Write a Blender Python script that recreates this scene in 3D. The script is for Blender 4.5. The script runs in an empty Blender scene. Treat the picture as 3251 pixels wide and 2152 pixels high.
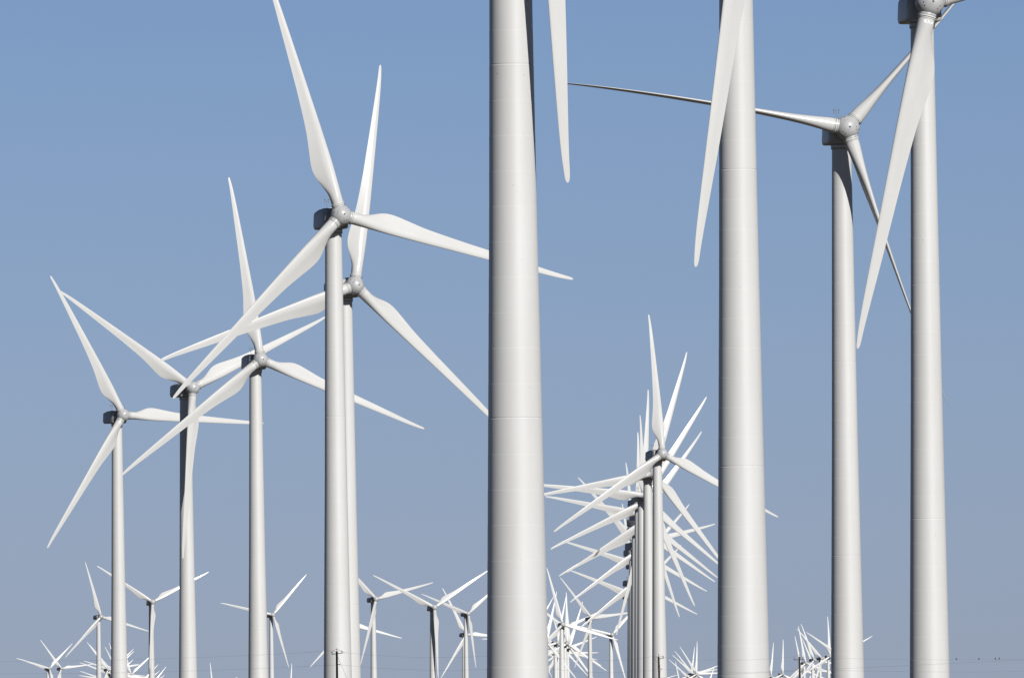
import bpy, bmesh, math
from mathutils import Matrix, Vector

SC = bpy.context.scene
COL = SC.collection
rad = math.radians

# ------------------------------------------------------------------ camera
cam = bpy.data.cameras.new("camera")
cam.sensor_fit = 'HORIZONTAL'
cam.sensor_width = 36.0
cam.lens = 400.0
cam.clip_start = 1.0
cam.clip_end = 120000.0
cam_o = bpy.data.objects.new("camera", cam)
COL.objects.link(cam_o)
PITCH, ROLL = 1.96243, 0.60
cam_o.matrix_world = (Matrix.Translation((0, 0, 3.1)) @ Matrix.Rotation(rad(90 + PITCH), 4, 'X')
                      @ Matrix.Rotation(rad(-ROLL), 4, 'Z'))
SC.camera = cam_o

# ------------------------------------------------------------------ sky and sun
SUN_EL, SUN_AZ = 29.0, 29.8            # azimuth: degrees to the right of straight behind the camera
world = bpy.data.worlds.new("World")
SC.world = world
world.use_nodes = True
nt = world.node_tree
nt.nodes.clear()
def wn(t, **kw):
    n = nt.nodes.new(t)
    for k, v in kw.items():
        setattr(n, k, v)
    return n
def wmath(op, a, b):
    n = wn('ShaderNodeMath', operation=op)
    for i, v in enumerate((a, b)):
        if isinstance(v, (int, float)):
            n.inputs[i].default_value = v
        else:
            nt.links.new(v, n.inputs[i])
    return n.outputs[0]
wo = wn('ShaderNodeOutputWorld')
bg = wn('ShaderNodeBackground')
sky = wn('ShaderNodeTexSky', sky_type='NISHITA', sun_disc=False)
sky.sun_elevation = rad(SUN_EL)
sky.sun_rotation = rad(180 - SUN_AZ)
sky.altitude = 1500
sky.air_density = 0.7
sky.dust_density = 0.0
sky.ozone_density = 2.0
tc = wn('ShaderNodeTexCoord')
sp = wn('ShaderNodeSeparateXYZ')
cb = wn('ShaderNodeCombineXYZ')
nt.links.new(tc.outputs['Generated'], sp.inputs[0])
zc = wmath('MAXIMUM', sp.outputs[2], 0.0)
z2 = wmath('MULTIPLY', wmath('MULTIPLY', zc, zc), 9.0)
zz = wmath('ADD', wmath('ADD', wmath('MULTIPLY', zc, 0.45), 0.045), z2)   # clear desert air: the milky band at the horizon is thin
nt.links.new(sp.outputs[0], cb.inputs[0])
nt.links.new(sp.outputs[1], cb.inputs[1])
nt.links.new(zz, cb.inputs[2])
nt.links.new(cb.outputs[0], sky.inputs[0])
# a thin dusty layer greys the lowest few degrees of the blue
dust = wn('ShaderNodeMapRange')
dust.inputs['From Min'].default_value = 0.004
dust.inputs['From Max'].default_value = 0.066
nt.links.new(sp.outputs[2], dust.inputs['Value'])
tone = wn('ShaderNodeMix', data_type='RGBA')
nt.links.new(dust.outputs[0], tone.inputs[0])
tone.inputs[6].default_value = (0.91, 0.74, 0.77, 1.0)
tone.inputs[7].default_value = (1.07, 1.045, 1.11, 1.0)
tint = wn('ShaderNodeMix', data_type='RGBA', blend_type='MULTIPLY')
tint.inputs[0].default_value = 1.0
nt.links.new(sky.outputs[0], tint.inputs[6])
nt.links.new(tone.outputs[2], tint.inputs[7])
nt.links.new(tint.outputs[2], bg.inputs[0])
bg.inputs[1].default_value = 0.06
nt.links.new(bg.outputs[0], wo.inputs[0])

sun = bpy.data.lights.new("sun", 'SUN')
sun.energy = 5.0
sun.angle = rad(0.53)
sun.color = (1.0, 0.985, 0.955)
sun_o = bpy.data.objects.new("sun", sun)
COL.objects.link(sun_o)
sdir = Vector((math.sin(rad(SUN_AZ)) * math.cos(rad(SUN_EL)), -math.cos(rad(SUN_AZ)) * math.cos(rad(SUN_EL)), math.sin(rad(SUN_EL))))
sun_o.rotation_euler = sdir.to_track_quat('Z', 'Y').to_euler()
sun_o.location = sdir * 300

SC.view_settings.view_transform = 'Standard'
SC.view_settings.look = 'None'
SC.view_settings.exposure = 0.0
SC.view_settings.gamma = 1.0
SC.render.engine = 'CYCLES'
SC.cycles.max_bounces = 6

# ------------------------------------------------------------------ materials
def mat(name, base, rough=0.4, spec=0.5, metallic=0.0):
    m = bpy.data.materials.new(name)
    m.use_nodes = True
    b = m.node_tree.nodes['Principled BSDF']
    b.inputs['Base Color'].default_value = (*base, 1)
    b.inputs['Roughness'].default_value = rough
    b.inputs['Specular IOR Level'].default_value = spec
    b.inputs['Metallic'].default_value = metallic
    return m

def weather(m, c0, c1, scale, lo, hi, stretch=(1, 1, 1), fleck=None, bump=0.0, rough=None):
    """soft tonal wear between two paint colours, and optional small dark flecks (insects, oil)"""
    t = m.node_tree
    b = t.nodes['Principled BSDF']
    co = t.nodes.new('ShaderNodeTexCoord')
    oi = t.nodes.new('ShaderNodeObjectInfo')
    mp = t.nodes.new('ShaderNodeMapping')
    mp.inputs['Scale'].default_value = stretch
    ml = t.nodes.new('ShaderNodeVectorMath'); ml.operation = 'MULTIPLY_ADD'
    ml.inputs[1].default_value = (37.0, 51.0, 29.0)
    t.links.new(oi.outputs['Random'], ml.inputs[0])
    t.links.new(co.outputs['Object'], ml.inputs[2])
    t.links.new(ml.outputs[0], mp.inputs['Vector'])
    n = t.nodes.new('ShaderNodeTexNoise')
    n.inputs['Scale'].default_value = scale
    n.inputs['Detail'].default_value = 6
    n.inputs['Roughness'].default_value = 0.6
    t.links.new(mp.outputs[0], n.inputs['Vector'])
    r = t.nodes.new('ShaderNodeValToRGB')
    r.color_ramp.elements[0].position = lo
    r.color_ramp.elements[1].position = hi
    r.color_ramp.elements[0].color = (*c0, 1)
    r.color_ramp.elements[1].color = (*c1, 1)
    t.links.new(n.outputs['Fac'], r.inputs['Fac'])
    out = r.outputs['Color']
    if fleck:
        col, fs, thr, soft = fleck
        v = t.nodes.new('ShaderNodeTexNoise')
        v.inputs['Scale'].default_value = fs
        v.inputs['Detail'].default_value = 2
        t.links.new(ml.outputs[0], v.inputs['Vector'])
        rr = t.nodes.new('ShaderNodeMapRange')
        rr.inputs['From Min'].default_value = thr
        rr.inputs['From Max'].default_value = thr + soft
        t.links.new(v.outputs['Fac'], rr.inputs['Value'])
        mx = t.nodes.new('ShaderNodeMix'); mx.data_type = 'RGBA'
        t.links.new(rr.outputs[0], mx.inputs[0])
        t.links.new(out, mx.inputs[6])
        mx.inputs[7].default_value = (*col, 1)
        out = mx.outputs[2]
    t.links.new(out, b.inputs['Base Color'])
    if rough:
        rm = t.nodes.new('ShaderNodeMapRange')
        rm.inputs['To Min'].default_value = rough[0]
        rm.inputs['To Max'].default_value = rough[1]
        t.links.new(n.outputs['Fac'], rm.inputs['Value'])
        t.links.new(rm.outputs[0], b.inputs['Roughness'])
    return m

WHITE = (0.53, 0.522, 0.50)
M_TOWER = weather(mat("tower_paint", WHITE, 0.44, 0.8), (0.545, 0.537, 0.517), (0.58, 0.575, 0.56), 0.5, 0.3, 0.68,
                  (1.0, 1.0, 0.12), fleck=((0.38, 0.37, 0.34), 2.6, 0.745, 0.05), rough=(0.40, 0.48))
M_BLADE = weather(mat("blade_gelcoat", WHITE, 0.35), (0.54, 0.533, 0.513), (0.58, 0.575, 0.56), 0.45, 0.3, 0.7,
                  (1.0, 1.0, 0.3), rough=(0.18, 0.28))
M_BRIGHT = weather(mat("overexposed_gelcoat", (0.7, 0.7, 0.68), 0.3), (0.62, 0.615, 0.595), (0.68, 0.675, 0.655), 0.45, 0.3, 0.7,
                   (1.0, 1.0, 0.3), rough=(0.25, 0.35))  # same paint on far turbines, exposure and haze whitening put into the base colour
M_NACELLE = weather(mat("nacelle_shell", (0.52, 0.52, 0.5), 0.4), (0.34, 0.335, 0.325), (0.41, 0.405, 0.395), 0.9, 0.3, 0.7)
M_HUB = weather(mat("hub_shell", (0.42, 0.42, 0.42), 0.38), (0.36, 0.36, 0.36), (0.47, 0.47, 0.47), 1.3, 0.3, 0.7,
                fleck=((0.2, 0.19, 0.18), 3.0, 0.72, 0.06))
M_COLLAR = mat("collar_paint", (0.58, 0.575, 0.55), 0.35)
M_DARK = mat("dark_rubber", (0.03, 0.03, 0.03), 0.6)
M_STEEL = mat("grey_steel", (0.2, 0.2, 0.21), 0.5, metallic=0.4)
M_LABEL = mat("label_white", (0.8, 0.8, 0.78), 0.4)
M_INK = mat("label_ink", (0.05, 0.05, 0.06), 0.5)
M_WOOD = weather(mat("creosoted_wood", (0.06, 0.04, 0.028), 0.85), (0.018, 0.012, 0.008), (0.05, 0.034, 0.022), 6.0, 0.35, 0.7, (1, 1, 0.08))
M_WIRE = mat("cable_aluminium", (0.10, 0.10, 0.11), 0.5)
M_CERAMIC = mat("insulator_ceramic", (0.22, 0.15, 0.11), 0.25)
M_BIRD = mat("dark_feathers", (0.02, 0.02, 0.022), 0.7)
M_GROUND = weather(mat("dry_plain", (0.09, 0.075, 0.05), 0.95, 0.1), (0.06, 0.05, 0.034), (0.11, 0.09, 0.058), 0.012, 0.3, 0.7,
                   fleck=((0.045, 0.05, 0.028), 0.35, 0.56, 0.1))

# ------------------------------------------------------------------ mesh helpers
def finish(bm, name, mats, smooth=True):
    me = bpy.data.meshes.new(name)
    bmesh.ops.recalc_face_normals(bm, faces=bm.faces)
    bm.to_mesh(me)
    bm.free()
    for m in (mats if isinstance(mats, (list, tuple)) else [mats]):
        me.materials.append(m)
    if smooth:
        for p in me.polygons:
            p.use_smooth = True
    return me

def ring_loft(bm, rings, cap=True, mi=0):
    vs = [[bm.verts.new(p) for p in r] for r in rings]
    n = len(vs[0])
    for a, b in zip(vs, vs[1:]):
        for i in range(n):
            f = bm.faces.new((a[i], a[(i + 1) % n], b[(i + 1) % n], b[i]))
            f.material_index = mi
    if cap:
        for r in (vs[0], vs[-1]):
            f = bm.faces.new(r)
            f.material_index = mi
    return vs

def lathe(bm, prof, n=32, mtx=None, cap=True, mi=0, crisp=0.35):
    """prof: (radius, height) pairs about Z"""
    rings = []
    for r, z in prof:
        ring = [Vector((r * math.cos(2 * math.pi * i / n), r * math.sin(2 * math.pi * i / n), z)) for i in range(n)]
        rings.append([mtx @ p if mtx else p for p in ring])
    vs = ring_loft(bm, rings, cap, mi)
    # rings where the profile turns stay crisp, the long runs between them stay smooth
    for i in range(1, len(prof) - 1):
        a0 = math.atan2(prof[i][0] - prof[i - 1][0], prof[i][1] - prof[i - 1][1])
        a1 = math.atan2(prof[i + 1][0] - prof[i][0], prof[i + 1][1] - prof[i][1])
        if abs((a1 - a0 + math.pi) % (2 * math.pi) - math.pi) > crisp:
            ring = set(vs[i])
            for v in vs[i]:
                for e in v.link_edges:
                    if e.other_vert(v) in ring:
                        e.smooth = False
    return vs

def tube(bm, pts, r, n=8, mi=0, cap=True):
    pts = [Vector(p) for p in pts]
    rings = []
    for i, p in enumerate(pts):
        d = (pts[min(i + 1, len(pts) - 1)] - pts[max(i - 1, 0)]).normalized()
        u = d.cross(Vector((0, 0, 1)))
        if u.length < 1e-3:
            u = d.cross(Vector((0, 1, 0)))
        u.normalize()
        v = d.cross(u)
        rr = r[i] if isinstance(r, (list, tuple)) else r
        rings.append([p + (u * math.cos(2 * math.pi * k / n) + v * math.sin(2 * math.pi * k / n)) * rr for k in range(n)])
    return ring_loft(bm, rings, cap, mi)

def box(bm, c, s, mtx=None, mi=0, bevel=0.0):
    g = bmesh.ops.create_cube(bm, size=1.0, matrix=Matrix.Translation(c) @ Matrix.Diagonal((*s, 1)))
    vs = g['verts']
    fs = set(f for v in vs for f in v.link_faces)
    for f in fs:
        f.material_index = mi
    if bevel:
        es = list(set(e for v in vs for e in v.link_edges))
        r = bmesh.ops.bevel(bm, geom=es, offset=bevel, segments=2, affect='EDGES')
        vs = list(set(v for f in r['faces'] for v in f.verts) | set(v for v in vs if v.is_valid))
    if mtx:
        for v in vs:
            v.co = mtx @ v.co
    return vs

def catmull(rows, per):
    out = []
    n = len(rows)
    for i in range(n - 1):
        p0, p1, p2, p3 = rows[max(i - 1, 0)], rows[i], rows[i + 1], rows[min(i + 2, n - 1)]
        for k in range(per):
            t = k / per
            row = []
            for a, b, c, d in zip(p0, p1, p2, p3):
                m1, m2 = (c - a) * 0.5, (d - b) * 0.5
                row.append((2 * t**3 - 3 * t**2 + 1) * b + (t**3 - 2 * t**2 + t) * m1 + (-2 * t**3 + 3 * t**2) * c + (t**3 - t**2) * m2)
            out.append(row)
    out.append(list(rows[-1]))
    return out

# ------------------------------------------------------------------ turbine meshes (metres; hub height 80, blade tip radius 38.5)
OV = 3.8          # hub centre ahead of the tower axis
TOP = 78.1        # tower top
TILT = 3.0
def tower_radius(z):
    return 2.15 - 0.90 * z / TOP + 0.14 * max(0.0, 1 - z / 40.0)

def make_tower(n, seams, m=None):
    bm = bmesh.new()
    zs = [(2.30, -0.6), (2.30, 0.0)]
    if seams:
        z, k = 2.5, 0
        while z < TOP - 1.5:
            big = abs(z - 25.0) < 0.1 or abs(z - 50.0) < 0.1
            h, w = (0.006, 0.025) if big else (0.003, 0.010)
            r = tower_radius(z)
            zs += [(r + 0.004, z - w * 1.6), (r + h, z - w * 0.6), (r + h, z + w * 0.6), (r - 0.004, z + w * 1.6)]
            if big:
                zs += [(r - 0.02, z + w * 1.6 + 0.02), (r - 0.02, z + w * 1.6 + 0.08), (r - 0.006, z + w * 1.6 + 0.1)]
            z += 2.5
    zs += [(tower_radius(TOP - 0.9), TOP - 0.9), (tower_radius(TOP), TOP - 0.55), (tower_radius(TOP) + 0.14, TOP - 0.5), (tower_radius(TOP) + 0.14, TOP - 0.2),
           (tower_radius(TOP) - 0.1, TOP - 0.17), (tower_radius(TOP) - 0.1, TOP)]
    lathe(bm, zs, n, crisp=0.03)
    return finish(bm, "tower", m or M_TOWER)

#        r     chord  LE    thick  airfoil  twist
BLADE = [(1.60, 1.84, 0.92, 1.84, 0.00, 13.0), (2.50, 1.84, 0.92, 1.84, 0.00, 13.0), (3.60, 1.96, 0.93, 1.66, 0.22, 13.0),
         (5.00, 2.46, 0.95, 1.42, 0.60, 13.0), (6.30, 3.00, 0.97, 1.22, 0.88, 12.6), (7.50, 3.24, 0.98, 1.07, 1.0, 12.0),
         (8.80, 3.18, 0.97, 0.94, 1.0, 11.0), (11.0, 2.80, 0.93, 0.78, 1.0, 9.0), (14.0, 2.32, 0.87, 0.60, 1.0, 7.0),
         (19.0, 1.85, 0.74, 0.42, 1.0, 4.6), (23.0, 1.57, 0.64, 0.33, 1.0, 3.2), (28.8, 1.20, 0.50, 0.22, 1.0, 1.5),
         (32.6, 0.93, 0.39, 0.155, 1.0, 0.6), (35.2, 0.73, 0.29, 0.115, 1.0, 0.2), (36.8, 0.58, 0.18, 0.085, 1.0, 0.0),
         (37.7, 0.48, 0.08, 0.06, 1.0, 0.0), (38.25, 0.35, 0.0, 0.035, 1.0, 0.0), (38.5, 0.10, -0.12, 0.015, 1.0, 0.0)]
def naca(x):
    return 5 * (0.2969 * math.sqrt(max(x, 0)) - 0.126 * x - 0.3516 * x * x + 0.2843 * x**3 - 0.1036 * x**4)

def bend(r, parked=False):
    """out-of-plane shape, upwind positive: the running blades bow back in the wind, the parked ones keep their pre-bend"""
    q = r / 38.5
    return 1.1 * q**3 if parked else -1.4 * q**2

def make_blade(n, per, parked=False, m=None):
    bm = bmesh.new()
    rings = []
    for r, c, le, th, air, tw in catmull(BLADE, per):
        ring = []
        ct, st = math.cos(rad(tw)), math.sin(rad(tw))
        for k in range(n):
            a = 2 * math.pi * k / n
            xc = (1 - math.cos(a)) / 2                         # 0 at the leading edge, 1 at the trailing edge
            up = math.sin(a)                                    # > 0 on the pressure side, which faces the wind
            ycirc = up * 0.5
            yair = math.copysign(naca(xc), up) if abs(up) > 1e-9 else 0.0
            if up > 0:
                yair = yair * 0.88 - 0.16 * max(0.0, (xc - 0.42)) * (1 - xc) * 4
            y = ((1 - air) * ycirc + air * yair) * th
            x = le - c * xc
            ring.append(Vector((x * ct - y * st, -(x * st + y * ct) - bend(r, parked), r)))
        rings.append(ring)
    ring_loft(bm, rings)
    return finish(bm, "blade", m or M_BLADE)

def make_collar(n=40):
    bm = bmesh.new()
    y0 = -bend(1.6)
    m = Matrix.Translation((0, y0, 0))
    lathe(bm, [(0.93, 1.50), (1.00, 1.51), (1.03, 1.54), (1.03, 1.66), (1.00, 1.69), (0.925, 1.70)], n, m, cap=False)
    lathe(bm, [(0.925, 1.73), (0.99, 1.74), (0.99, 1.82), (0.975, 1.85), (0.92, 1.88)], n, m, cap=False)
    lathe(bm, [(0.935, 1.695), (0.95, 1.70), (0.95, 1.735), (0.935, 1.74)], n, m, cap=False, mi=1)
    return finish(bm, "root_collar", [M_COLLAR, M_DARK])

def make_hub(n, detail):
    bm = bmesh.new()
    R = 1.60
    # spinner ball about the rotor axis (-Y forward)
    ry = Matrix.Rotation(rad(90), 4, 'X')              # local Z -> -Y
    prof = []
    for i in range(15):
        a = rad(90 - i * 150 / 14)
        prof.append((max(R * math.cos(a), 0.02), R * math.sin(a)))
    prof += [(1.20, -1.25), (1.20, -2.1)]
    lathe(bm, prof, n, ry)
    for k in range(3):
        m = Matrix.Rotation(rad(120 * k), 4, 'Y')
        lathe(bm, [(0.99, 0.7), (0.99, 1.42), (0.96, 1.5)], max(n * 2 // 3, 10), m)
    if detail:
        def dot(lat, lon, r, h=0.03):
            m = (ry @ Matrix.Rotation(rad(lon), 4, 'Z') @ Matrix.Rotation(rad(90 - lat), 4, 'Y') @ Matrix.Translation((0, 0, R)))
            lathe(bm, [(r, -0.05), (r, h), (r * 0.7, h * 1.4)], 10, m, mi=1)
        dot(88, 20, 0.12, 0.02)
        for k in range(3):
            for dl in (-11, 11):
                dot(52, 120 * k + 30 + dl, 0.055)
            dot(28, 120 * k + 30, 0.075)
        for k in range(12):
            m = ry @ Matrix.Rotation(rad(30 * k), 4, 'Z') @ Matrix.Translation((1.2, 0, -1.6)) @ Matrix.Rotation(rad(90), 4, 'Y')
            lathe(bm, [(0.06, -0.03), (0.06, 0.04)], 8, m, mi=1)
        for k in range(3):      # handling eyes beside each blade root
            m = ry @ Matrix.Rotation(rad(120 * k + 62), 4, 'Z')
            tube(bm, [m @ Vector(p) for p in ((1.42, -0.10, 0.55), (1.86, -0.10, 0.62), (1.9, 0.14, 0.6), (1.42, 0.14, 0.52))], 0.03, 6, mi=1)
    return finish(bm, "hub", [M_HUB, M_DARK])

NAC = [(-1.85, 3.0, 0.86, -1.66), (-1.80, 3.3, 1.02, -1.82), (-1.66, 3.5, 1.15, -1.92), (0.0, 3.6, 1.22, -1.95), (2.4, 3.55, 1.10, -1.94),
       (4.2, 3.35, 0.86, -1.90), (4.75, 3.2, 0.74, -1.62), (4.95, 2.8, 0.52, -1.2)]
def make_nacelle(detail):
    bm = bmesh.new()
    rings = []
    for y, w, zt, zb in NAC:
        rc = 0.34
        ring = []
        per = 5 if detail else 2
        for cx, cz, a0 in ((w / 2 - rc, zt - rc, 0), (-w / 2 + rc, zt - rc, 90), (-w / 2 + rc, zb + rc, 180), (w / 2 - rc, zb + rc, 270)):
            for i in range(per):
                a = rad(a0 + 90 * i / (per - 1))
                x = cx + rc * math.cos(a)
                z = cz + rc * math.sin(a)
                # walls lean in a little towards the roof
                ring.append(Vector((x * (1.0 - 0.03 * (z + 0.4)), y, z)))
        rings.append(ring)
    ring_loft(bm, rings)
    lathe(bm, [(1.38, -2.6), (1.38, -1.9)], 32)         # yaw bearing skirt over the tower top
    if detail:
        # panel seams standing slightly proud
        for s in (-1, 1):
            box(bm, (s * 1.775, -0.9, -0.45), (0.05, 0.03, 2.1), mi=1)
            box(bm, (s * 1.70, 0.9, 0.62), (0.05, 3.8, 0.03), mi=1)
    me = finish(bm, "nacelle", [M_NACELLE, M_STEEL], smooth=True)
    return me

def make_mast():
    bm = bmesh.new()
    tube(bm, [(0, 0, -0.15), (0, 0, 1.75)], 0.035, 6)
    tube(bm, [(-0.34, 0, 1.35), (0.34, 0, 1.35)], 0.028, 6)
    for s in (-1, 1):
        tube(bm, [(s * 0.32, 0, 1.2), (s * 0.32, 0, 1.55)], 0.03, 6)
        lathe(bm, [(0.03, 1.52), (0.085, 1.56), (0.085, 1.66), (0.03, 1.70)], 8, Matrix.Translation((s * 0.32, 0, 0)))
        box(bm, (s * 0.32, 0.08, 1.22), (0.03, 0.24, 0.12))
    return finish(bm, "wind_sensor", M_STEEL, False)

def make_cooler():
    bm = bmesh.new()
    box(bm, (0, 0, 0.12), (0.9, 0.7, 0.45), bevel=0.12)
    return finish(bm, "roof_hatch", M_NACELLE)

def make_vent():
    bm = bmesh.new()
    box(bm, (0, 0, 0.1), (1.3, 0.7, 0.4), bevel=0.08)
    return finish(bm, "roof_vent", M_NACELLE)

# ------------------------------------------------------------------ object helpers
def put(name, data, parent=None, mtx=None):
    o = bpy.data.objects.new(name, data)
    COL.objects.link(o)
    if parent:
        o.parent = parent
    if mtx is not None:
        o.matrix_basis = mtx
    return o

def tag(o, label, cat, group=None, kind=None):
    o["label"] = label
    o["category"] = cat
    if group:
        o["group"] = group
    if kind:
        o["kind"] = kind
    return o

def ground_z(x, y):
    return -(x * x + y * y) / 1.46e7          # the plain falls away with the earth's curve

# ------------------------------------------------------------------ ground
def build_ground():
    bm = bmesh.new()
    radii = [0, 4, 12, 30, 70, 150, 300, 500, 750, 1000, 1400, 1900, 2600, 3500, 4700, 6200, 8000, 10000, 12500, 15500, 19000, 24000, 30000, 38000, 48000]
    n = 96
    prev = None
    for r in radii:
        if r == 0:
            ring = [bm.verts.new((0, 0, 0))]
        else:
            ring = [bm.verts.new((r * math.sin(2 * math.pi * i / n), r * math.cos(2 * math.pi * i / n), ground_z(r, 0))) for i in range(n)]
        if prev:
            for i in range(n):
                if len(prev) == 1:
                    bm.faces.new((prev[0], ring[i], ring[(i + 1) % n]))
                else:
                    bm.faces.new((prev[i], ring[i], ring[(i + 1) % n], prev[(i + 1) % n]))
        prev = ring
    o = put("ground", finish(bm, "ground", M_GROUND))
    o["kind"] = "structure"
    if o.data.polygons[0].normal.z < 0:
        o.data.flip_normals()
build_ground()

# ------------------------------------------------------------------ wind turbines
LOD = {}
def lod(level):
    """level 0: the near turbines, 1: middle distance, 2: far away, 3: far away, same paint whitened to imitate exposure and haze"""
    if level not in LOD:
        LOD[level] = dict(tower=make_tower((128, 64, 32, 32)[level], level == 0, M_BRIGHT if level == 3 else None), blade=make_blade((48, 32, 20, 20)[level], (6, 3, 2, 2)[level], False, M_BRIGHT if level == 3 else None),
                          hub=make_hub((48, 32, 20, 20)[level], level < 2), nacelle=make_nacelle(level < 2),
                          collar=make_collar((48, 28, 12)[level]) if level < 2 else None)
    return LOD[level]
MAST, HATCH, VENT = make_mast(), make_cooler(), make_vent()
SAG = (-1.2, 0.45, -1.6)      # parked blades sag under their weight, degrees in the rotor plane
PARKED = make_blade(48, 6, True)

def wind_turbine(hub_x, hub_y, hub_z, yaw, phase, label, group, feather=0.0, bright=False, grey=False):
    d = math.hypot(hub_x, hub_y)
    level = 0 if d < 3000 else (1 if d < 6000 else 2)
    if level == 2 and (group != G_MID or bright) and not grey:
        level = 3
    L = lod(level)
    yw = rad(yaw)
    bx, by = hub_x - OV * math.sin(yw), hub_y + OV * math.cos(yw)
    gz = ground_z(bx, by)
    h = hub_z - gz
    root = put("wind_turbine", None, mtx=Matrix.Translation((bx, by, gz)) @ Matrix.Rotation(yw, 4, 'Z'))
    root.empty_display_size = 4
    tag(root, label, "wind turbine", group)
    put("tower", L['tower'], root, Matrix.Diagonal((1, 1, (h - 1.9) / TOP, 1)))
    nac = put("nacelle", L['nacelle'], root, Matrix.Translation((0, 0, h)))
    if level < 2:
        put("wind_sensor", MAST, nac, Matrix.Translation((0, 3.1, 1.05)))
        put("roof_hatch", HATCH, nac, Matrix.Translation((0.2, 2.2, 1.05)))
        put("roof_vent", VENT, nac, Matrix.Translation((0.4, -0.9, 1.15)))
    rot = Matrix.Translation((0, -OV, h)) @ Matrix.Rotation(rad(-TILT), 4, 'X')
    put("hub", L['hub'], root, rot @ Matrix.Rotation(rad(90 - phase), 4, 'Y'))
    blades = []
    for k in range(3):
        b = put("blade", PARKED if feather > 45 else L['blade'], root, rot @ Matrix.Rotation(rad(90 - phase - 120 * k - (SAG[k] if feather > 45 else 0.0)), 4, 'Y') @ Matrix.Rotation(rad(-feather), 4, 'Z'))
        if L['collar']:
            put("root_collar", L['collar'], b)
        blades.append(b)
    return root, blades

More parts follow.
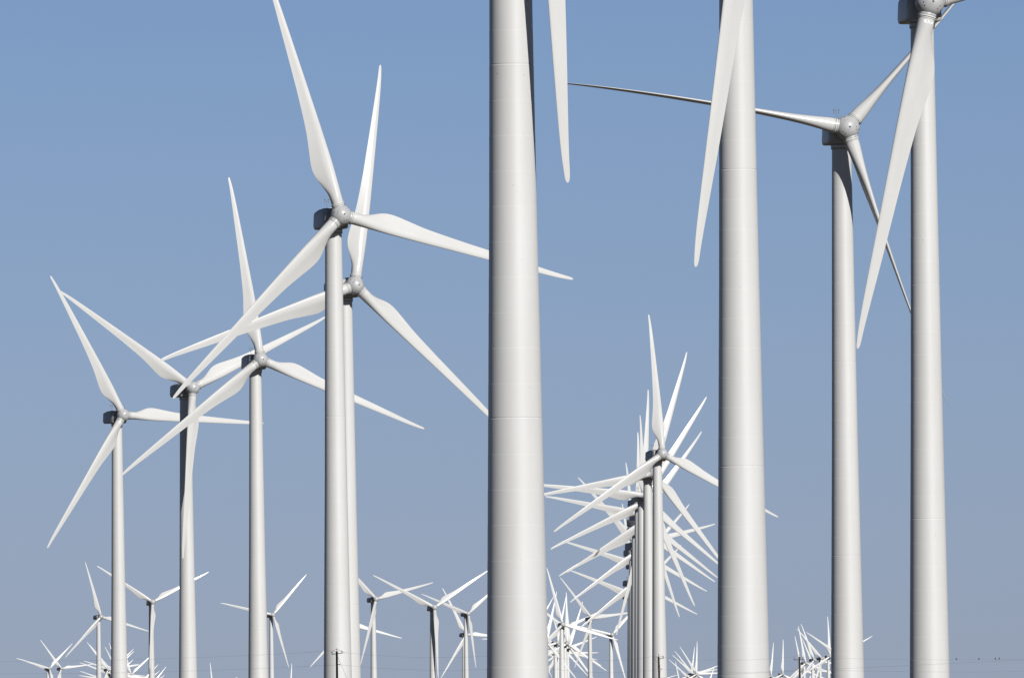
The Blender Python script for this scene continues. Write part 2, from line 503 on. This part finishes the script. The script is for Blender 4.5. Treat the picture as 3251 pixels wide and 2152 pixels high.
G_ROW_L = "large white wind turbines on the left"
G_FRONT = "tall white wind turbine towers in the foreground"
G_ROW_R = "receding row of white wind turbines right of centre"
G_MID = "small distant wind turbines on the left"
G_FAR_L = "tiny far wind turbines at the bottom left"
G_CLUST = "dense far cluster of wind turbines right of the central tower"
G_FAR_R = "tiny far wind turbines at the bottom right"
G_TIPS = "far blade tips rising above the bottom edge"
FEATHER = {}
TURBINES = [
    ('T1', -95.37, 2784.2, 80.87, 26.1, 117.2, G_ROW_L, 'leftmost of the large white wind turbines, one blade pointing right across two neighbouring towers'),
    ('T2', -72.09, 2562.6, 80.61, 27.0, 25.2, G_ROW_L, 'white wind turbine second from left, one blade hanging straight down along its tower'),
    ('T3', -52.19, 2359.2, 80.18, 18.3, 98.0, G_ROW_L, 'white wind turbine with nearly upright blade, hub just left of the paired towers'),
    ('N', -26.58, 1927.6, 78.49, 27.4, 79.3, G_ROW_L, 'white wind turbine standing half hidden directly behind the largest full rotor'),
    ('M', -25.61, 1715.8, 80.84, 19.0, 105.6, G_ROW_L, 'largest full three-bladed rotor on a white tower, left of the central tower'),
    ('T4', 43.66, 1470.6, 80.35, 9.9, 49.1, G_FRONT, 'white wind turbine with thin edge-on blades, hub below top edge at right'),
    ('T5', 45.70, 1232.3, 81.35, 11.0, 16.9, G_FRONT, 'rightmost white wind turbine, hub cut by the top edge, broad blade slanting down'),
    ('B', 1.71, 800.9, 79.97, 24.0, 33.2, G_FRONT, 'thickest white tower at centre, rotor above frame, blade tip hanging at its right'),
    ('C', 20.68, 945.9, 79.20, 26.0, 20.4, G_FRONT, 'thick white tower right of centre with one broad blade slanting down its left side'),
    ('F1', -278.69, 7662.6, 81.63, 28.9, 104.8, G_MID, 'small distant turbine just left of the leftmost large tower, dark nacelle'),
    ('F2', -208.73, 6559.9, 78.46, 16.3, 26.6, G_MID, 'small distant turbine with Y-shaped rotor between the two leftmost large towers'),
    ('F3', -168.51, 7920.6, 84.37, 19.8, 47.0, G_MID, 'small distant turbine just right of the third large tower, blade pointing up right'),
    ('F4', -78.35, 6430.6, 77.34, 27.2, 14.0, G_MID, 'small distant turbine just right of the paired towers, blade hanging down left'),
    ('F5', -43.78, 6197.9, 69.75, 18.1, 32.2, G_MID, 'small distant Y-shaped turbine with wide raised blades, midway before the central tower'),
    ('F6', -33.04, 8044.1, 84.90, 27.5, 38.1, G_MID, 'small distant Y-shaped turbine nearest to the left edge of the central tower'),
    ('G1', -36.05, 8371.7, 73.09, 25.5, 116.6, G_MID, 'bright far turbine whose hub hides behind the small turbine nearest the central tower'),
    ('G2', -108.09, 7383.4, 72.37, 20.8, 105.8, G_MID, 'bright far turbine behind the paired towers, two blade tips showing on either side'),
    ('K1', 8.87, 9021.7, 73.79, 25.4, 58.4, G_MID, 'far turbine behind the central tower, horizontal blade tip showing at its left edge'),
    ('K2', 1.15, 9637.7, 73.36, 17.6, 105.0, G_MID, 'far turbine behind the central tower, lowest blade tip showing at its bottom left'),
    ('H1', -484.51, 11835.1, 71.19, 27.6, 43.0, G_FAR_L, 'tiny far turbine at the extreme bottom left, blade pointing left'),
    ('H2', -482.27, 12091.0, 72.53, 27.0, 6.7, G_FAR_L, 'tiny far turbine second from the bottom left corner, blade reaching right'),
    ('H3', -443.55, 12389.4, 72.48, 25.0, 7.3, G_FAR_L, "tiny far turbine with visible hub just left of the leftmost large tower's base"),
    ('H4', -446.65, 12565.2, 68.99, 24.6, 40.6, G_FAR_L, 'tiny far turbine behind the leftmost tower, long left blade crossing another tip'),
    ('H5', -467.12, 13118.8, 64.45, 24.3, 51.2, G_FAR_L, 'tiny far turbine behind the leftmost tower, lowest blade pointing flat left'),
    ('H6', -484.91, 13922.9, 75.03, 25.0, 116.4, G_FAR_L, 'tiny far turbine behind the leftmost tower, blade tip slanting up left of it'),
    ('H7', -464.56, 13370.9, 72.91, 25.0, 108.2, G_FAR_L, 'tiny far turbine behind the leftmost tower, only a sliver tip showing highest left'),
    ('H8', -459.64, 13619.6, 73.32, 21.0, 40.5, G_FAR_L, 'tiny far turbine between the two leftmost towers, long blade rising to the right'),
    ('H9', -464.26, 13745.0, 73.20, 25.0, 103.0, G_FAR_L, "tiny far turbine at the leftmost tower's right edge, short blade leaning up left"),
    ('H10', -477.45, 13495.6, 77.76, 25.4, 42.0, G_FAR_L, 'tiny far turbine behind the leftmost tower, highest tip emerging on its right'),
    ('H11', -457.60, 12870.7, 61.51, 24.2, 41.2, G_FAR_L, 'tiny far turbine behind the leftmost tower, second tip below the highest right one'),
    ('H12', -471.47, 13244.1, 77.13, 25.5, 9.8, G_FAR_L, 'tiny far turbine behind the leftmost tower, short nearly level blade on its right'),
    ('H13', -444.72, 12995.5, 67.28, 24.4, 117.5, G_FAR_L, "tiny far turbine with level blade running right behind the second tower's base"),
    ('H14', -464.86, 14046.8, 61.05, 24.3, 44.7, G_FAR_L, 'tiny far blade tip right of the second tower, uppermost on its edge'),
    ('H15', -470.66, 14173.6, 58.44, 24.0, 35.8, G_FAR_L, 'tiny far blade tip right of the second tower, below the uppermost one'),
    ('H16', -467.62, 14517.3, 58.84, 24.3, 48.9, G_FAR_L, 'tiny far blade right of the second tower, longest and rising clear of it'),
    ('H17', -470.11, 14299.2, 55.73, 23.7, 31.4, G_FAR_L, 'tiny far blade tip right of the second tower, low and farthest right'),
    ('S1', -416.97, 15678.5, 61.07, 25.0, 93.4, G_TIPS, 'lone far blade tip rising upright just left of the third large tower'),
    ('S2', -299.74, 15146.5, 55.93, 25.0, 84.1, G_TIPS, 'lone far blade tip rising upright between third tower and paired towers'),
    ('S3', -424.42, 16160.3, 62.80, 24.6, 29.3, G_TIPS, 'lowest far blade tip left of the third large tower, barely above bottom edge'),
    ('R1', 40.89, 3117.5, 77.97, 21.5, 93.1, G_ROW_R, 'front turbine of the receding row, full rotor and dark nacelle clear of the others'),
    ('R2', 41.31, 3368.0, 78.32, 24.3, 69.9, G_ROW_R, 'second turbine of the receding row, tower just left of the front one'),
    ('R3', 41.81, 3593.1, 76.40, 21.3, 54.4, G_ROW_R, 'third turbine of the receding row, level left blade above its dark nacelle'),
    ('R4', 43.78, 3837.2, 79.05, 27.0, 83.8, G_ROW_R, 'receding-row turbine with the longest low left blade, third nacelle from the top'),
    ('R5', 45.93, 4011.0, 78.16, 26.0, 50.0, G_ROW_R, 'receding-row turbine whose left blade tilts up slightly behind the long low blade'),
    ('R6', 46.91, 4098.9, 77.37, 34.9, 88.1, G_ROW_R, "receding-row turbine with pale grey nacelle below the third tower's top"),
    ('R7', 48.95, 4463.0, 80.71, 22.5, 87.6, G_ROW_R, 'receding-row turbine with nacelle half covered by its own low left blade'),
    ('R8', 51.10, 4683.9, 78.20, 28.4, 13.1, G_ROW_R, 'receding-row turbine with steep up-left blade, tip alone against the sky'),
    ('R9', 52.09, 4869.4, 78.36, 27.3, 93.7, G_ROW_R, 'receding-row turbine with clear dark nacelle and bright front edge, thin upright blade behind'),
    ('R10', 54.52, 4998.8, 74.67, 28.8, 43.9, G_ROW_R, 'receding-row turbine with small dark nacelle and left blade crossing two others'),
    ('R11', 57.78, 5501.5, 73.37, 28.3, 96.1, G_ROW_R, 'receding-row turbine with grey nacelle and mast standing clear of the towers'),
    ('R12', 59.04, 5628.5, 68.60, 30.4, 40.4, G_ROW_R, 'lowest and last visible turbine of the receding row, blade hanging along towers'),
    ('L1', 31.21, 7457.3, 71.26, 11.2, 104.2, G_CLUST, 'tallest turbine of the dense far cluster, hub where the bright blades meet'),
    ('L2', 41.43, 9269.5, 84.52, 26.9, 23.3, G_CLUST, 'far cluster turbine just behind the tallest, long blade rising to the right'),
    ('L3', 33.83, 9144.4, 72.06, 25.0, 75.2, G_CLUST, 'far cluster turbine with low hub left of the tallest cluster tower'),
    ('L4', 51.07, 10699.5, 80.59, 26.1, 90.9, G_CLUST, 'far cluster turbine right of the tallest, blade pointing straight up'),
    ('L5', 42.43, 8900.9, 66.58, 24.8, 69.3, G_CLUST, 'far cluster turbine right of the tallest, blade leaning up to the right'),
    ('L6', 38.07, 9757.4, 68.81, 24.3, 19.6, G_CLUST, 'far cluster turbine with lowest dark nacelle beside the tallest cluster tower'),
    ('L7', 56.01, 8286.9, 82.89, 23.8, 7.8, G_CLUST, 'greyer turbine standing between the dense far cluster and the receding row'),
    ('L8', 73.26, 8592.9, 73.55, 14.5, 46.4, G_CLUST, 'far turbine nearest to the left edge of the receding row, blade down right'),
    ('L10', 35.04, 9517.1, 66.33, 24.0, 0.1, G_CLUST, 'far cluster turbine with level blade pointing right behind the greyer turbine'),
    ('L11', 38.54, 8472.5, 66.35, 24.2, 87.7, G_CLUST, 'far cluster turbine with the rightmost low blade tip of the cluster'),
    ('L12', 22.46, 8164.5, 65.11, 31.0, 73.1, G_CLUST, "far cluster turbine at the central tower's edge, long blade slanting down right"),
    ('L13', 14.21, 9393.5, 79.76, 25.4, 56.8, G_CLUST, 'far cluster turbine hidden behind the central tower, tip slanting up beside it'),
    ('L14', 46.48, 11038.4, 78.83, 25.0, 105.5, G_CLUST, 'farthest cluster turbine, short blade leaning up left among the others'),
    ('P1', 210.90, 13212.3, 64.70, 25.0, 2.4, G_FAR_R, 'far turbine left of the thick right tower, third up-left blade counting outward'),
    ('P2', 219.74, 13948.3, 67.01, 25.2, 19.2, G_FAR_R, 'far turbine left of the thick right tower, lower of two close up-left blades'),
    ('P3', 228.75, 14700.2, 72.11, 25.4, 8.7, G_FAR_R, 'far turbine left of the thick right tower, upper of two close up-left blades'),
    ('P4', 232.15, 15192.7, 69.00, 25.5, 19.2, G_FAR_R, 'far turbine left of the thick right tower, lowest long up-left blade'),
    ('P5', 239.46, 15471.2, 74.89, 25.1, 80.2, G_FAR_R, 'far turbine left of the thick right tower, shorter of two upright blades'),
    ('P6', 207.96, 13085.3, 63.76, 25.0, 85.4, G_FAR_R, 'far turbine left of the thick right tower, tallest upright blade of the fan'),
    ('P7', 227.78, 15683.8, 56.51, 25.0, 99.6, G_FAR_R, 'far blade tip crossing the lowest up-left blade beside the receding row'),
    ('P8', 181.46, 15072.9, 62.74, 25.0, 15.3, G_FAR_R, "far turbine behind the receding row's front tower, blade tip at its right base"),
    ('P9', 255.46, 15317.4, 49.83, 24.7, 66.2, G_FAR_R, "far blade tip standing up beside the thick right tower's left edge"),
    ('Q1', 291.56, 12992.2, 61.11, 25.0, 81.9, G_FAR_R, "far turbine nearest to the thick right tower's right edge, upright blade"),
    ('Q2', 293.60, 12503.8, 60.49, 25.0, 86.0, G_FAR_R, 'far turbine with tall upright blade, alone between thick tower and dark pole'),
    ('Q3', 296.22, 11612.6, 67.52, 25.0, 99.4, G_FAR_R, 'far turbine with dark nacelle touching the dark pole on its right'),
    ('Q4', 298.78, 11379.6, 69.26, 25.0, 109.1, G_FAR_R, 'far turbine second to the right of the dark pole, blade leaning up left'),
    ('Q5', 295.67, 10983.0, 68.18, 25.0, 10.4, G_FAR_R, 'far turbine third to the right of the dark pole, broad up-left blade'),
    ('Q6', 300.15, 10856.1, 69.24, 25.0, 90.5, G_FAR_R, 'far turbine with tallest upright blade, nearest to the thin tower at right'),
    ('Q7', 320.88, 12749.6, 66.61, 25.0, 100.1, G_FAR_R, 'far turbine behind the dark pole, blade tip rising just above the pole top'),
    ('Q8', 296.84, 10414.5, 67.87, 23.1, 26.6, G_FAR_R, 'far turbine hidden behind the second tower from the right, tips showing both sides'),
    ('Q9', 332.53, 12623.1, 65.37, 25.0, 112.1, G_FAR_R, 'far turbine low among the others right of the dark pole, thin blade between them'),
]

EXTRA = {}
for key, x, y, z, yaw, phase, group, label in TURBINES:
    EXTRA[key] = wind_turbine(x, y, z, yaw, phase, label, group, feather=80.0 if key == 'T4' else FEATHER.get(key, 2.0), bright=key in ('G1', 'G2', 'K1', 'K2'), grey=key == 'L7')

# number plate on the root of the low blade of the rightmost near turbine
_, blades = EXTRA['T5']
low = min(blades, key=lambda b: (b.matrix_basis @ Vector((0, 0, 38)))[2])
bm = bmesh.new()
rings = []
for i in range(9):
    a = rad(-90 + (i - 4) * 9 - 8)
    rings.append([Vector(((0.92 + t) * math.cos(a), (0.92 + t) * math.sin(a) - bend(2.2), zz_)) for t, zz_ in ((0.004, 2.12), (0.012, 2.12), (0.012, 2.42), (0.004, 2.42))])
ring_loft(bm, rings)
plate = put("number_plate", finish(bm, "number_plate", M_LABEL, False), low)
bm = bmesh.new()
def stroke(pts):
    for (x0, z0), (x1, z1) in zip(pts, pts[1:]):
        L_ = math.hypot(x1 - x0, z1 - z0)
        nx, nz = -(z1 - z0) / L_ * 0.016, (x1 - x0) / L_ * 0.016
        vs = []
        for px, pz in ((x0 + nx, z0 + nz), (x1 + nx, z1 + nz), (x1 - nx, z1 - nz), (x0 - nx, z0 - nz)):
            a = rad(-90 - 8) + px / 0.93
            vs.append(bm.verts.new((0.936 * math.cos(a), 0.936 * math.sin(a) - bend(2.2), 2.27 - pz)))
        bm.faces.new(vs)
# seen upright with the blade hanging down, so the letters run the other way along the blade
for gx, glyph in ((0.24, [(0, -.09), (0, .09), (-.08, .09), (-.10, .05), (-.08, .01), (0, 0), (-.09, -.09)]),
                  (0.02, [(0, .09), (0, -.09), (-.09, -.09)]),
                  (-0.18, [(0, .09), (-.09, .09), (-.03, .01), (-.09, -.03), (-.07, -.09), (0, -.09)])):
    stroke([(gx + p, q) for p, q in glyph])
put("plate_lettering", finish(bm, "plate_lettering", M_INK, False), low)

# ------------------------------------------------------------------ utility poles, cables and birds
POLES = [(-60.6, 800.3, 9.22, "off"), (-13.02, 830.3, 8.92, "a"), (1.27, 850.3, 8.77, "b"), (11.23, 892.3, 8.67, "c"), (22.37, 896.3, 8.56, "d"), (51.7, 905.3, 8.53, "off")]
POLE_LABEL = {
    "a": "thin dark wooden utility pole standing before the large three-blade turbine left of centre",
    "b": "wooden utility pole standing hidden behind the thickest central tower",
    "c": "wooden utility pole before the receding row, loose jumper wires around its top",
    "d": "dark wooden utility pole with long crossarm left of the second tower from the right",
}
def utility_pole(x, y, top, style):
    gz = ground_z(x, y)
    h = top - gz
    root = put("utility_pole", None, mtx=Matrix.Translation((x, y, gz)))
    tag(root, POLE_LABEL[style], "utility pole", "wooden poles of the power line")
    bm = bmesh.new()
    lean = {"a": -0.0, "b": 0.0, "c": 0.022, "d": 0.012}[style]
    k = []
    for i in range(9):
        t = i / 8
        k.append((-lean * (h - 1) * (t), 0, -0.8 + (h + 0.8) * t))
    off = -lean * (h - 1)
    k = [(p[0] - off, p[1], p[2]) for p in k]
    tube(bm, k, [0.10 - 0.025 * i / 8 for i in range(9)], 12)
    put("post", finish(bm, "post", M_WOOD), root)
    bm = bmesh.new()
    az = h - 0.18 if style != "d" else h - 0.22
    arm = {"a": (-0.38, 0.43, -0.10), "b": (-0.5, 0.5, 0.0), "c": (0.0, 0.42, -0.16), "d": (-0.46, 0.32, -0.02)}[style]
    m = Matrix.Translation((0, -0.09, az)) @ Matrix.Rotation(math.atan2(arm[2], 1.0), 4, 'Y') @ Matrix.Rotation(rad(0), 4, 'Z')
    box(bm, ((arm[0] + arm[1]) / 2, 0, 0), (arm[1] - arm[0], 0.05, 0.045), m)
    ca = put("crossarm", finish(bm, "crossarm", M_WOOD, False), root)
    for xx in (arm[0] + 0.04, arm[1] - 0.04):
        if abs(xx) < 0.1:
            continue
        bm = bmesh.new()
        lathe(bm, [(0.012, 0.02), (0.012, 0.07), (0.038, 0.08), (0.045, 0.11), (0.03, 0.13), (0.04, 0.15), (0.02, 0.18)], 10, m @ Matrix.Translation((xx, 0, 0)))
        put("insulator", finish(bm, "insulator", M_CERAMIC), ca)
    bm = bmesh.new()
    lathe(bm, [(0.012, -0.05), (0.012, 0.12), (0.035, 0.13), (0.042, 0.17), (0.025, 0.2)], 10, Matrix.Translation((0, 0, h)))
    put("top_insulator", finish(bm, "top_insulator", M_CERAMIC), root)
    bm = bmesh.new()
    box(bm, (0.10, -0.08, h - 0.95), (0.26, 0.03, 0.03))
    lathe(bm, [(0.03, -0.03), (0.035, 0.0), (0.03, 0.03)], 8, Matrix.Translation((0.2, -0.08, h - 0.99)))
    put("neutral_bracket", finish(bm, "neutral_bracket", M_STEEL, False), root)
    if style in "ac":
        bm = bmesh.new()
        if style == "c":
            tube(bm, [(-0.02, -0.08, h - 0.02), (-0.25, -0.1, h + 0.02), (-0.33, -0.1, h - 0.12), (-0.22, -0.1, h - 0.32), (-0.06, -0.08, h - 0.5), (-0.07, -0.07, h - 0.95)], 0.011, 6)
            tube(bm, [(0.46, -0.1, h - 0.08), (0.2, -0.1, h + 0.08), (0.0, -0.08, h + 0.02), (-0.2, -0.1, h - 0.08), (-0.24, -0.1, h - 0.25), (-0.16, -0.1, h - 0.2)], 0.010, 6)
            tube(bm, [(0.08, -0.06, h - 0.6), (0.13, -0.08, h - 1.0), (0.07, -0.06, h - 1.5)], 0.010, 6)
        else:
            tube(bm, [(-0.4, -0.1, h - 0.10), (-0.2, -0.1, h + 0.08), (0.0, -0.06, h + 0.14), (0.3, -0.1, h + 0.04), (0.58, -0.1, h - 0.16)], 0.010, 6)
            tube(bm, [(0.02, 0.02, h - 0.3), (0.6, 0.6, h - 1.7), (1.9, 1.8, h - 5.2)], 0.008, 6)
        put("jumper_wire", finish(bm, "jumper_wire", M_WIRE), root)
for p in POLES:
    if p[3] != "off":
        utility_pole(*p)

def catenary(a, b, sag, n=20):
    a, b = Vector(a), Vector(b)
    return [a.lerp(b, i / n) + Vector((0, 0, -sag * 4 * (i / n) * (1 - i / n))) for i in range(n + 1)]

def cable(label, pts, r):
    bm = bmesh.new()
    tube(bm, pts, r, 6)
    return tag(put("power_cable", finish(bm, "power_cable", M_WIRE)), label, "cable", "overhead power cables")
# heights above each pole position are read at the pole; the sags differ from span to span
P = [Vector(p[:3]) for p in POLES]
UP, LO = 0.03, -0.98
top = []
low_ = []
SAG_UP = (0.75, 0.42, 0.45, 0.30, 0.36)
for i in range(5):
    a, b = P[i], P[i + 1]
    top += catenary(a + Vector((-0.38, -0.09, UP)), b + Vector((-0.38, -0.09, UP)), SAG_UP[i])[(1 if i else 0):]
    low_ += catenary(a + Vector((0.2, -0.08, LO)), b + Vector((0.2, -0.08, LO)), SAG_UP[i] * 0.85)[(1 if i else 0):]
cable("thin dark upper cable sagging between the crossarms of the wooden poles", top, 0.0055)
cable("thin dark lower cable strung below the crossarms of the wooden poles", low_, 0.0055)
cable("thin service cable rising to the right in front of the rightmost towers", catenary(P[2] + Vector((0, -0.1, -2.3)), P[5] + Vector((0, -0.1, 0.1)), 0.0), 0.006)

def bird(x, label, yaw):
    # sits on the upper cable at lateral position x
    for a, b in zip(top, top[1:]):
        if a.x <= x <= b.x:
            p = a.lerp(b, (x - a.x) / (b.x - a.x))
            break
    bm = bmesh.new()
    def blob(c, s, m=None):
        g = bmesh.ops.create_uvsphere(bm, u_segments=12, v_segments=8, radius=1.0)
        mm = Matrix.Translation(c) @ (m or Matrix.Identity(4)) @ Matrix.Diagonal((*s, 1))
        for v in g['verts']:
            v.co = mm @ v.co
    blob((0, 0, 0.062), (0.04, 0.04, 0.062), Matrix.Rotation(rad(18), 4, 'Y'))
    blob((0.026, 0, 0.125), (0.028, 0.027, 0.027))
    lathe(bm, [(0.009, 0.0), (0.001, 0.03)], 8, Matrix.Translation((0.05, 0, 0.123)) @ Matrix.Rotation(rad(95), 4, 'Y'))
    box(bm, (-0.045, 0, -0.005), (0.016, 0.03, 0.1), Matrix.Rotation(rad(14), 4, 'Y'))
    for s in (-1, 1):
        tube(bm, [(0.01, s * 0.014, 0.02), (0.005, s * 0.014, -0.004)], 0.004, 5)
    o = put("bird", finish(bm, "bird", M_BIRD), None, Matrix.Translation(p + Vector((0, 0, 0.011))) @ Matrix.Rotation(rad(yaw), 4, 'Z'))
    tag(o, label, "bird", "small dark birds on the power cable")
bird(34.88, "small dark bird on the cable, nearest to the rightmost tower", 200)
bird(36.68, "small dark bird sitting alone midway among the birds on the cable", 20)
bird(38.01, "left bird of the close pair on the cable at the lower right", 170)
bird(38.31, "rightmost small dark bird on the cable at the lower right", -10)
